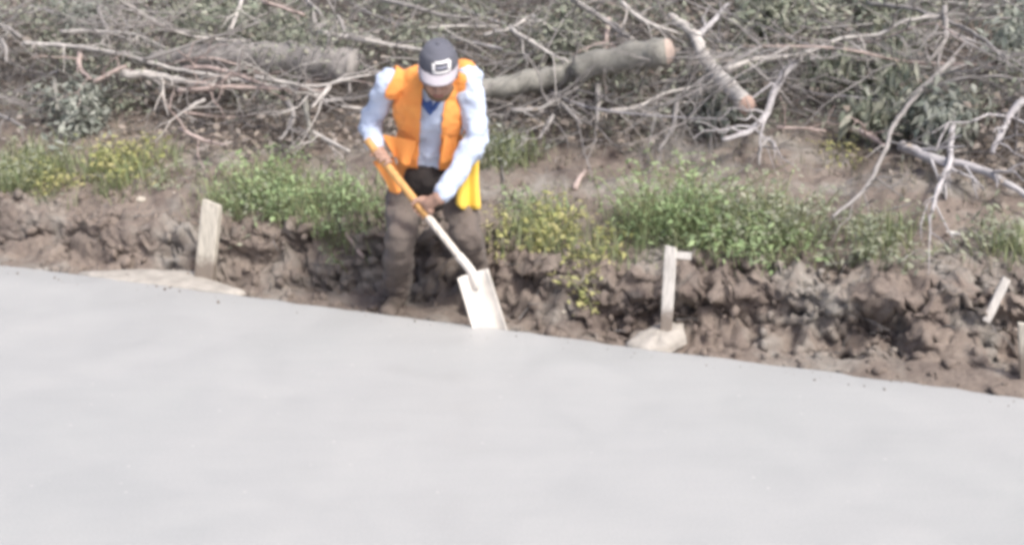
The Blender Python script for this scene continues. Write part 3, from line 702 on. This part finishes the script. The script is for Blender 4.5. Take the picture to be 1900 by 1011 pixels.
V = []; c0 = pt - ax*.035 + sx*.058
for h in (-.014, .014):
    for (a, b) in ((-.036, -.012), (.036, -.010), (.034, .012), (-.036, .012)): V.append(c0 + ax*(h + .006*math.sin(a*90)) + sx*a + sy*b)
link('offcut', poly_mesh('offcut', V, [(3, 2, 1, 0), (4, 5, 6, 7), (0, 1, 5, 4), (1, 2, 6, 5), (2, 3, 7, 6), (3, 0, 4, 7)]), STAKE_W, st, False)
stake('short pale stake leaning on the bank at far right', (1833, 588), (1868, 516), 15, STAKE_W, .025, Y=hit(1833, 588).y - .03, tilt_y=.02, bury=.02)
stake('pale stake cut off by the right edge of the picture', (1902, 705), (1898, 600), 18, STAKE, .025)

def lump(name, label, outline, z0, hgt, mat, seed, cat, surfz=None):
    """flat spill of hardened concrete over an outline on the ground"""
    pts = [on_plane(u, v, z0) for u, v in outline]; c = sum(pts, Vector())/len(pts); rs = random.Random(seed)
    V = []; n = 0; ring = []
    P = []
    for i in range(len(pts)):
        a, b = pts[i], pts[(i+1) % len(pts)]
        for k in range(5): P.append(a.lerp(b, k/5) + Vector((rs.uniform(-1, 1), rs.uniform(-1, 1), 0))*.006)
    n = len(P); lv = [(1.03, -.10), (1.0, .0), (.96, .45), (.8, .8), (.5, 1.0), (.22, 1.02)]
    for f, h in lv:
        for p in P:
            q = c.lerp(p, f); V.append(Vector((q.x, q.y, z0 + (h if h > 0 else 1.2*h/.1*.8)*hgt + (rs.uniform(-.2, .2)*hgt if f < .95 else 0))))
    Q = []
    for i in range(len(lv)-1):
        for k in range(n): Q.append((i*n+k, i*n+(k+1) % n, (i+1)*n+(k+1) % n, (i+1)*n+k))
    o = link(name, poly_mesh(name, V, Q, [tuple(range((len(lv)-1)*n, len(lv)*n))]), mat); tag(o, label, cat); return o
lump('concrete_spill', 'thin pale wedge of spilled concrete between pavement and leaning stake', [(150, 505), (260, 500), (362, 504), (372, 514), (410, 526), (452, 541), (420, 544), (320, 533), (200, 520)], -.012, .014, SPILL, 3, 'concrete spill')
lump('concrete_spill', 'small pale lump of concrete at the foot of the thin whitish stake', [(1160, 640), (1195, 616), (1232, 602), (1268, 604), (1272, 626), (1240, 648), (1200, 652)], -.03, .03, SPILL, 5, 'concrete spill')
STONE = simple('pale_stone', (.50, .46, .40), .9, .2, 20, .5, .005)
def stone(label, u, v, r, mat=STONE, name='stone', cat='stone', sc=(1, 1, .7), rot=0):
    c = hit(u, v, ground); bm = bmesh.new(); bmesh.ops.create_icosphere(bm, subdivisions=2, radius=r*px_m(c)); rr = random.Random(int(u))
    for v_ in bm.verts: v_.co = Vector((v_.co.x*sc[0], v_.co.y*sc[1], v_.co.z*sc[2]))*(1 + .16*rr.uniform(-1, 1))
    bmesh.ops.rotate(bm, cent=(0, 0, 0), matrix=Matrix.Rotation(rot, 3, 'Z'), verts=bm.verts)
    bmesh.ops.translate(bm, vec=c + Vector((0, 0, .2*r*px_m(c))), verts=bm.verts)
    me = bpy.data.meshes.new(name); bm.to_mesh(me); bm.free(); o = link(name, me, mat, None, False); tag(o, label, cat); return o
stone('small white stone under the weeds left of the leaning stake', 327, 362, 8)
stone('small pale stone lying beside the shovel blade', 1046, 580, 6)
stone('yellowish stone at the slab edge between shovel and white stake', 1056, 606, 9)
stone('pale stone near the left corner at the foot of the weeds', 58, 318, 8)
stone('small tan stone on the bank right of the leaning stake', 262, 372, 9)
PAPER = simple('white_plastic', (.75, .74, .72), .6, .05, 20, .2, .002)
stone('white scrap of litter on the slope at right', 1765, 436, 15, PAPER, 'litter_scrap', 'litter', (1.1, .35, .3), -.5)

# ------------------------------------------------------------------ the worker
def capsule(p0, r0, p1, r1, seg=12):
    p0, p1 = Vector(p0), Vector(p1); d = p1 - p0; L = d.length
    z = d.normalized() if L > 1e-6 else Vector((0, 0, 1)); x = z.orthogonal().normalized(); y = z.cross(x); V = []; Q = []
    prof = [(-r0*math.cos(a), r0*math.sin(a)) for a in (.25, .7, 1.15, 1.57)] + [(L + r1*math.sin(a), r1*math.cos(a)) for a in (0.0, .42, .87, 1.32)]
    for h, r in prof:
        for k in range(seg): an = 2*math.pi*k/seg; V.append(p0 + z*h + (x*math.cos(an) + y*math.sin(an))*r)
    for i in range(len(prof)-1):
        for k in range(seg): k2 = (k+1) % seg; Q.append((i*seg+k, i*seg+k2, (i+1)*seg+k2, (i+1)*seg+k))
    return V, Q + [tuple(range(seg))[::-1], tuple(range((len(prof)-1)*seg, len(prof)*seg))]
def ellipsoid(c, r, R=None, seg=16, rings=10):
    c = Vector(c); R = R or Matrix.Identity(3); V = []; Q = []
    for i in range(rings):
        a = math.pi*(i + .5)/rings
        for k in range(seg):
            b = 2*math.pi*k/seg; V.append(c + R @ Vector((r[0]*math.sin(a)*math.cos(b), r[1]*math.sin(a)*math.sin(b), r[2]*math.cos(a))))
    for i in range(rings-1):
        for k in range(seg): k2 = (k+1) % seg; Q.append((i*seg+k2, i*seg+k, (i+1)*seg+k, (i+1)*seg+k2))
    return V, Q + [tuple(range(seg)), tuple(range((rings-1)*seg, rings*seg))[::-1]]
def fuse(name, shapes, voxel, smooth=4, folds=None):
    """one continuous skin over overlapping shapes"""
    V, Q = [], []
    for v, q in shapes: o = len(V); V += v; Q += [tuple(a+o for a in f) for f in q]
    me = poly_mesh(name, V, Q); bm = bmesh.new(); bm.from_mesh(me); bmesh.ops.recalc_face_normals(bm, faces=bm.faces); bm.to_mesh(me); bm.free()
    t = bpy.data.objects.new('tmp', me); C.objects.link(t)
    r = t.modifiers.new('r', 'REMESH'); r.mode = 'VOXEL'; r.voxel_size = voxel
    s = t.modifiers.new('s', 'SMOOTH'); s.iterations = smooth; s.factor = .5
    dg = bpy.context.evaluated_depsgraph_get(); out = bpy.data.meshes.new_from_object(t.evaluated_get(dg))
    bpy.data.objects.remove(t); bpy.data.meshes.remove(me); out.name = name; out.materials.clear()
    if folds:
        n = len(out.vertices); co = np.zeros(n*3, np.float32); out.vertices.foreach_get('co', co); co = co.reshape(-1, 3)
        no = np.zeros(n*3, np.float32); out.vertices.foreach_get('normal', no); no = no.reshape(-1, 3)
        amp, sc, seed = folds; d = fbm(co*np.array(sc), 3, seed); d = np.sign(d)*np.abs(d)**.8
        co = co + no*(amp*d)[:, None]; out.vertices.foreach_set('co', co.astype(np.float32).ravel()); out.update()
    return out
# joints (R = the worker's own right, on the picture's left)
J = dict(belt=at(793, 312, 5.62), pelvis=at(795, 352, 5.66), chest=at(797, 205, 5.50), neck=at(812, 142, 5.40),
         shR=at(718, 148, 5.44), shL=at(868, 142, 5.42), elR=at(686, 232, 5.56), wrR=at(700, 279, 5.38),
         elL=at(886, 258, 5.36), wrL=at(816, 366, 5.20), hipR=at(756, 350, 5.66), hipL=at(846, 350, 5.67),
         knR=at(742, 442, 5.34), knL=at(866, 436, 5.36))
def floor_pt(u, Y, h=0.0):
    for v in range(480, 640):
        p = at(u, v, Y)
        if p.z <= float(ground(p.x, p.y, False)) + h: break
    return p
J['anR'] = floor_pt(738, 5.60, .07); J['anL'] = floor_pt(882, 5.64, .07)
head_c = at(814, 132, 5.26)
fwd = (Vector((0.01, -1, -.52))).normalized(); hx = Vector((1, .03, 0)); hx = (hx - fwd*hx.dot(fwd)).normalized(); hz = fwd.cross(hx) * -1
if hz.z < 0: hz = -hz
HR = Matrix((hx, -fwd, hz)).transposed()                       # head frame: x across, y back, z crown
def H_(x, y, z): return head_c + HR @ Vector((x, y, z))
tb, tn = J['belt'], J['neck']; tz = (tn - tb).normalized(); tx = (J['shL'] - J['shR']); tx = (tx - tz*tx.dot(tz)).normalized(); ty = tz.cross(tx)
if ty.y < 0: ty = -ty
TR = Matrix((tx, ty, tz)).transposed(); TL = (tn - tb).length
def T_(x, y, z): return tb + TR @ Vector((x, y, z*TL))
SKIN = simple('tanned_skin', (.40, .255, .20), .6, .12, 20, .15, .002); SKIN_H = SKIN
# shovel line first, so that both hands close on it
gripP, sockP, tipP = at(703, 288, 5.31), at(876, 506, 5.135), at(912, 622, 5.085)
sd_ = (sockP - gripP).normalized()
def on_shaft(f): return gripP.lerp(sockP, f)
handR, handL = gripP + sd_*.02, on_shaft(.46)

def torso(inf=0.0):
    return [ellipsoid(T_(0, .0, -.12), (.155+inf, .115+inf, .13+inf), TR), ellipsoid(T_(0, -.005, .25), (.15+inf, .112+inf, .17+inf), TR),
            ellipsoid(T_(0, .0, .62), (.172+inf, .122+inf, .17+inf), TR), ellipsoid(T_(0, .02, .86), (.165+inf, .092+inf, .09+inf), TR),
            ellipsoid(J['shR'] + Vector((.01, 0, -.01)), (.066+inf,)*3), ellipsoid(J['shL'] + Vector((-.01, 0, -.01)), (.066+inf,)*3)]
def arm(sh, el, wr, r=(.058, .047, .036), inf=0):
    return [capsule(sh, r[0]+inf, el, r[1]+inf), capsule(el, r[1]+inf, wr, r[2]+inf)]
def leg(hip, kn, an, r=(.085, .062, .045), inf=0):
    return [capsule(hip, r[0]+inf, kn, r[1]+inf), capsule(kn, r[1]+inf, kn.lerp(an, .4), r[1]*.98+inf), capsule(kn.lerp(an, .35), r[1]*.97+inf, an, r[2]+inf)]
def hand(wr, grip, ax, side, palm_side):
    """palm on the shaft, four fingers wrapped round it and a thumb from the side of the palm"""
    out = []; ax = ax.normalized(); to = (wr - grip); to = (to - ax*to.dot(ax)).normalized(); sdv = ax.cross(to).normalized()*palm_side
    pc = grip + to*.030
    out += [capsule(wr, .030, pc + to*.015, .030), capsule(pc - ax*.030, .020, pc + ax*.030, .020)]
    for i, (o, l) in enumerate(((-.036, .92), (-.012, 1.0), (.012, .97), (.036, .8))):
        k = pc + ax*o + sdv*.012
        a1 = grip + ax*o + sdv*.030*l + to*.006; a2 = grip + ax*o*.96 + sdv*.018 - to*.026*l; a3 = grip + ax*o*.94 - sdv*.012*l - to*.026*l
        out += [capsule(k, .0105, a1, .010, 8), capsule(a1, .010, a2, .009, 8), capsule(a2, .009, a3, .0075, 8)]
    b = pc - ax*.030 + to*.012; t1 = grip - ax*.046 - sdv*.020 + to*.012; t2 = grip - ax*.040 - sdv*.028 - to*.012
    out += [capsule(b, .014, t1, .0115, 8), capsule(t1, .011, t2, .0085, 8)]
    return out
headS = [ellipsoid(H_(0, .012, .03), (.077, .096, .095), HR), ellipsoid(H_(0, -.030, -.045), (.062, .060, .070), HR),
         ellipsoid(H_(0, -.058, -.092), (.032, .026, .024), HR), capsule(H_(0, -.088, -.002), .010, H_(0, -.106, -.036), .014, 8),
         ellipsoid(H_(-.014, -.096, -.040), (.009, .010, .008), HR), ellipsoid(H_(.014, -.096, -.040), (.009, .010, .008), HR),
         capsule(H_(-.036, -.083, .014), .011, H_(.036, -.083, .014), .011, 8),
         ellipsoid(H_(-.078, .012, -.012), (.010, .020, .032), HR), ellipsoid(H_(.078, .012, -.012), (.010, .020, .032), HR),
         ellipsoid(H_(-.040, -.072, -.030), (.022, .018, .018), HR), ellipsoid(H_(.040, -.072, -.030), (.022, .018, .018), HR),
         capsule(H_(-.016, -.088, -.064), .007, H_(.016, -.088, -.064), .007, 8), capsule(H_(-.013, -.086, -.076), .007, H_(.013, -.086, -.076), .007, 8),
         capsule(H_(0, .03, -.06), .055, J['neck'] + Vector((0, .03, -.02)), .062)]
worker_root = empty('person', Vector(((J['anR'].x + J['anL'].x)/2, 5.62, min(J['anR'].z, J['anL'].z) - .07)))
tag(worker_root, 'person in a cap and orange vest bending forward to work with a shovel', 'person')
body = fuse('body', headS + torso(-.02) + arm(J['shR'], J['elR'], J['wrR'], (.044, .042, .034)) + arm(J['shL'], J['elL'], J['wrL'])
            + leg(J['hipR'], J['knR'], J['anR'], (.07, .046, .036)) + leg(J['hipL'], J['knL'], J['anL'], (.07, .046, .036)) + hand(J['wrR'], handR, sd_, 1, 1) + hand(J['wrL'], handL, sd_, -1, -1), .0055, 3)
link('body', body, SKIN, worker_root)
BLACK = simple('dark_eye', (.02, .015, .012), .3, .1, 10, 0); WHITE = simple('eye_white', (.6, .58, .55), .3, .05, 10, 0)
for sx_ in (-1, 1):
    V, Q = ellipsoid(H_(sx_*.031, -.082, -.004), (.013, .009, .008), HR, 10, 8); e = link('eye', poly_mesh('eye', V, Q), WHITE, worker_root)
    V, Q = ellipsoid(H_(sx_*.031, -.0895, -.006), (.006, .003, .006), HR, 8, 6); link('iris', poly_mesh('iris', V, Q), BLACK, worker_root)
LIP = simple('lips', (.27, .13, .11), .6, .1, 20, 0)
link('lips', fuse('lips', [capsule(H_(-.019, -.0905, -.065), .006, H_(.019, -.0905, -.065), .006, 8), capsule(H_(-.016, -.089, -.076), .0065, H_(.016, -.089, -.076), .0065, 8)], .003, 1), LIP, worker_root)
HAIR = simple('dark_hair', (.045, .032, .026), .7, .3, 90, .6, .004)
link('hair', fuse('hair', [ellipsoid(H_(0, .035, .02), (.082, .085, .075), HR), capsule(H_(-.080, -.012, .02), .011, H_(-.079, -.008, -.022), .008), capsule(H_(.080, -.012, .02), .011, H_(.079, -.008, -.022), .008)], .005, 2, (.003, (90, 90, 90), 5)), HAIR, worker_root)
BEARD = simple('stubble', (.16, .115, .07), .8, .25, 120, .4, .002)
link('beard', fuse('beard', [ellipsoid(H_(0, -.056, -.094), (.040, .032, .024), HR), capsule(H_(-.055, -.03, -.07), .014, H_(-.025, -.06, -.096), .018), capsule(H_(.055, -.03, -.07), .014, H_(.025, -.06, -.096), .018)], .004, 2, (.002, (120, 120, 120), 6)), BEARD, worker_root)
# shirt, trousers, boots
SHIRT = cloth_mat('pale_blue_white_shirt', (.52, .60, .77), .05); TROUS = cloth_mat('grey_brown_trousers', (.160, .135, .122), .2)
sl_ = [capsule(J['shR'] + Vector((-.008, 0, -.03)), .055, J['elR'], .052), capsule(J['elR'], .053, J['elR'].lerp(J['wrR'], .9), .043), capsule(J['shL'], .066, J['elL'], .057),
       capsule(J['elL'], .058, J['elL'].lerp(J['wrL'], .5), .051), capsule(J['elL'].lerp(J['wrL'], .5), .051, J['elL'].lerp(J['wrL'], .93), .043), ellipsoid(T_(0, .03, .97), (.095, .075, .035), TR)]
link('shirt', fuse('shirt', torso(0.0) + sl_, .008, 4, (.011, (14, 14, 22), 13)), SHIRT, worker_root)
COLL = cloth_mat('blue_collar', (.06, .11, .30), .15)
link('undershirt', fuse('undershirt', [capsule(at(782, 186, 5.365), .012, at(799, 211, 5.355), .010), capsule(at(815, 188, 5.365), .012, at(799, 211, 5.355), .010), ellipsoid(at(798, 195, 5.37), (.026, .012, .022))], .004, 2), COLL, worker_root)
link('trousers', fuse('trousers', [ellipsoid(J['pelvis'] + Vector((0, 0, .02)), (.165, .135, .13))] + leg(J['hipR'], J['knR'], J['anR'] + Vector((0, 0, .03)), (.098, .074, .066)) + leg(J['hipL'], J['knL'], J['anL'] + Vector((0, 0, .03)), (.098, .074, .066)), .009, 4, (.014, (11, 11, 18), 17)), TROUS, worker_root)
DARK = cloth_mat('black_cloth', (.035, .03, .03), .2)
link('dark_waist', fuse('dark_waist', [ellipsoid(T_(-.005, -.012, -.10), (.168, .135, .075), TR), ellipsoid(at(794, 330, 5.52), (.115, .085, .075))], .008, 4, (.008, (16, 16, 16), 19)), DARK, worker_root)  # black shape round the waist and down the front, below the vest hem
BOOT = simple('muddy_boot', (.13, .108, .095), .8, .3, 14, .5, .006)
for an in (J['anR'], J['anL']):
    toe = an + Vector((.02 if an is J['anL'] else -.03, -.17, -.035))
    link('boot', fuse('boot', [capsule(an + Vector((0, 0, .10)), .062, an, .056), capsule(an + Vector((0, .03, -.03)), .045, toe, .042), ellipsoid(toe, (.05, .06, .04))], .007, 3, (.003, (30, 30, 30), 4)), BOOT, worker_root)
# cap
CAPM = cloth_mat('navy_grey_cap', (.115, .12, .15), .15); BRIM = cloth_mat('pale_cap_brim', (.42, .40, .45), .06); EMB = cloth_mat('white_emblem', (.78, .78, .80), .03)
def grid_mesh(name, fn, nu, nv, thick=.004):
    V = [fn(i/(nu-1), j/(nv-1)) for i in range(nu) for j in range(nv)]
    Q = [(i*nv+j, (i+1)*nv+j, (i+1)*nv+j+1, i*nv+j+1) for i in range(nu-1) for j in range(nv-1)]
    me = poly_mesh(name, V, Q); bm = bmesh.new(); bm.from_mesh(me); bmesh.ops.recalc_face_normals(bm, faces=bm.faces)
    if thick: bmesh.ops.solidify(bm, geom=bm.faces[:], thickness=thick)
    bm.to_mesh(me); bm.free(); return me
def crown(u, v):
    th = 2*math.pi*u; a = v*math.pi/2
    r = math.cos(a)**.75 if v < 1 else 0
    pan = 1 + .012*math.cos(th*6)
    return H_(.086*r*math.cos(th)*pan, .010 + .106*r*math.sin(th)*pan, .038 + .098*math.sin(a)**.9 - (.012*math.sin(th) if v < .5 else 0))
capo = link('cap', grid_mesh('cap', crown, 41, 12, .004), CAPM, worker_root)
def brim(u, v):
    an = math.pi*(1.06 + .88*u); b0 = Vector((.086*math.cos(an), .010 + .106*math.sin(an), .046))
    ext = .060*math.sin(math.pi*(.06 + .88*u))**.7*v
    return H_(b0.x*(1 - .03*v), b0.y - ext, b0.z - ext*.30 - .026*(b0.x/.086)**2*v)
link('brim', grid_mesh('brim', brim, 21, 7, .005), BRIM, capo)
V, Q = ellipsoid(H_(0, .010, .138), (.008, .008, .005), HR, 8, 6); link('button', poly_mesh('button', V, Q), CAPM, capo)
def emb(w0, w1, h0, h1, name, mat, lift):
    """embroidered patch hugging the cap front"""
    def fn(u, v):
        x = w0 + (w1 - w0)*u; z = h0 + (h1 - h0)*v; a = math.asin(max(0, min(1, (z - .038)/.098)))
        r = math.cos(a)**.75; c = max(-1, min(1, x/(.086*r))); y = .010 - .106*r*math.sqrt(1 - c*c)
        return H_(x, y - lift, z)
    return link(name, grid_mesh(name, fn, 9, 5, .003), mat, capo)
emb(-.022, .056, .056, .066, 'emblem', EMB, .008); emb(-.012, .048, .096, .106, 'emblem', EMB, .009)
emb(-.022, -.010, .066, .098, 'emblem', EMB, .009); emb(.044, .056, .066, .098, 'emblem', EMB, .009); emb(-.006, .040, .076, .086, 'emblem', cloth_mat('grey_emblem', (.30, .31, .38)), .008)
# vest
ORANGE = cloth_mat('orange_vest', (.97, .36, .10), .05, .75); YELLOW = cloth_mat('yellow_vest_lining', (.85, .58, .10), .1, .8); CREAM = cloth_mat('sun_blown_cream', (.82, .78, .62), .04, .5)  # cream is a painted sun-blown highlight for the vest shoulder, unused
vest_me = fuse('vest', torso(.013), .007, 14, (.009, (13, 13, 18), 23))
bm = bmesh.new(); bm.from_mesh(vest_me); kill = []; Ti = TR.inverted()
for f in bm.faces:
    q = Ti @ (f.calc_center_median() - tb); x, y, z = q.x, q.y, q.z/TL
    front = y < .01
    lo = .02 - .10*sstep(0, .12, -x) if front else -.02
    arm_lim_R = -.228 + .035*float(sstep(.85, 1.02, z)); arm_lim_L = (.135 if front else .165)
    op_l = -.045 - .02*(z - .4); op_r = .055 - .02*z + .05*max(0, z-.75)
    if z < lo or x < arm_lim_R or x > arm_lim_L or (front and op_l < x < op_r) or (x*x/.0075 + (y - .01)**2/.007 < 1 and z > .8): kill.append(f)
bmesh.ops.delete(bm, geom=kill, context='FACES')
for _ in range(4): bmesh.ops.smooth_vert(bm, verts=[v for v in bm.verts if v.is_boundary], factor=.5, use_axis_x=True, use_axis_y=True, use_axis_z=True)
bmesh.ops.solidify(bm, geom=bm.faces[:], thickness=-.004); bm.to_mesh(vest_me); bm.free()
vest = link('vest', vest_me, ORANGE, worker_root)
def flap(name, corners, mat, seed, waves=3, amp=.012):
    """loose hem hanging free: corners top-left, top-right, bottom-right, bottom-left as (u, v, Y)"""
    a, b, c, d = [at(*q) for q in corners]; ph = seed*1.7
    def fn(u, v):
        p = a.lerp(b, u).lerp(d.lerp(c, u), v); wv = math.sin(u*math.pi*waves + ph + v)*amp*(.3 + v)
        return p + Vector((.2*wv, -wv, 0)) + Vector((0, 0, .012*math.sin(u*5 + seed)*v)) + Vector((.012*math.sin(v*4 + seed)*(u - .5), 0, 0))
    return link(name, grid_mesh(name, fn, 15, 13, .004), mat, vest)
flap('vest_hem', [(712, 250, 5.43), (770, 262, 5.40), (764, 306, 5.38), (728, 296, 5.40)], ORANGE, 1)
flap('vest_hem', [(694, 300, 5.47), (728, 292, 5.45), (752, 346, 5.40), (724, 362, 5.42)], ORANGE, 2, 2)
flap('lining', [(846, 292, 5.45), (889, 286, 5.47), (890, 392, 5.42), (848, 380, 5.40)], YELLOW, 3, 3, .016)
flap('vest_hem', [(822, 235, 5.37), (852, 235, 5.40), (846, 306, 5.44), (818, 300, 5.42)], ORANGE, 4, 2, .008)
# unused pale band: sun glare on the vest shoulder put into colour, picture's right
def sun_band(u, v):
    th = -1.25 + 2.3*u; x = .125 + .045*v
    return T_(x, .02 + .135*math.sin(th)*.95, .80 + .30*math.cos(th) - .05*v*math.cos(th))
# ------------------------------------------------------------------ the shovel in the worker's hands
WOOD = wood_mat('shovel_wood', (.64, .37, .15)); WOODW = wood_mat('cement_smeared_wood', (.70, .64, .58))
STEEL = simple('cement_coated_steel', (.66, .625, .585), .6, .16, 9, .5, .006, .45)
shov = empty('square_shovel', tipP); tag(shov, 'square-bladed shovel with a wooden handle, held by the person', 'shovel')
def shaft(name, a, b, r, mat):
    V, Q = tube_arrays(spline([a, b], 8), [r]*8, 10, 1, .02); link(name, poly_mesh(name, V, Q, [tuple(range(10))[::-1], tuple(range(70, 80))]), mat, shov)
shaft('handle', gripP - sd_*.09, on_shaft(.52), .0185, WOOD); shaft('handle_sleeve', on_shaft(.52), on_shaft(1.0), .0175, WOODW)
bd = (tipP - sockP).normalized(); bx = Vector((1, .12, 0)); bx = (bx - bd*bx.dot(bd)).normalized(); bn = bd.cross(bx).normalized()
if bn.y > 0: bn = -bn
BL = (tipP - sockP).length + .03; BWd = .074
def blade(u, v):
    x = (u*2 - 1); L = BL*v; wd = BWd*(1 + .04*v)
    return sockP + bd*(L + .006*x*x*(v > .9)) + bx*x*wd + bn*(.030*abs(x)**3 - .014*math.sin(v*2.6) + .008*math.exp(-(x/.16)**2)*max(0, 1 - v*1.5))
link('blade', grid_mesh('blade', blade, 17, 15, .004), STEEL, shov)
V, Q = tube_arrays(spline([sockP - sd_*.10, sockP, sockP + bd*.08], 8), [.021, .021, .021, .021, .022, .022, .018, .008], 10, 2, .02)
link('socket', poly_mesh('socket', V, Q), STEEL, shov)
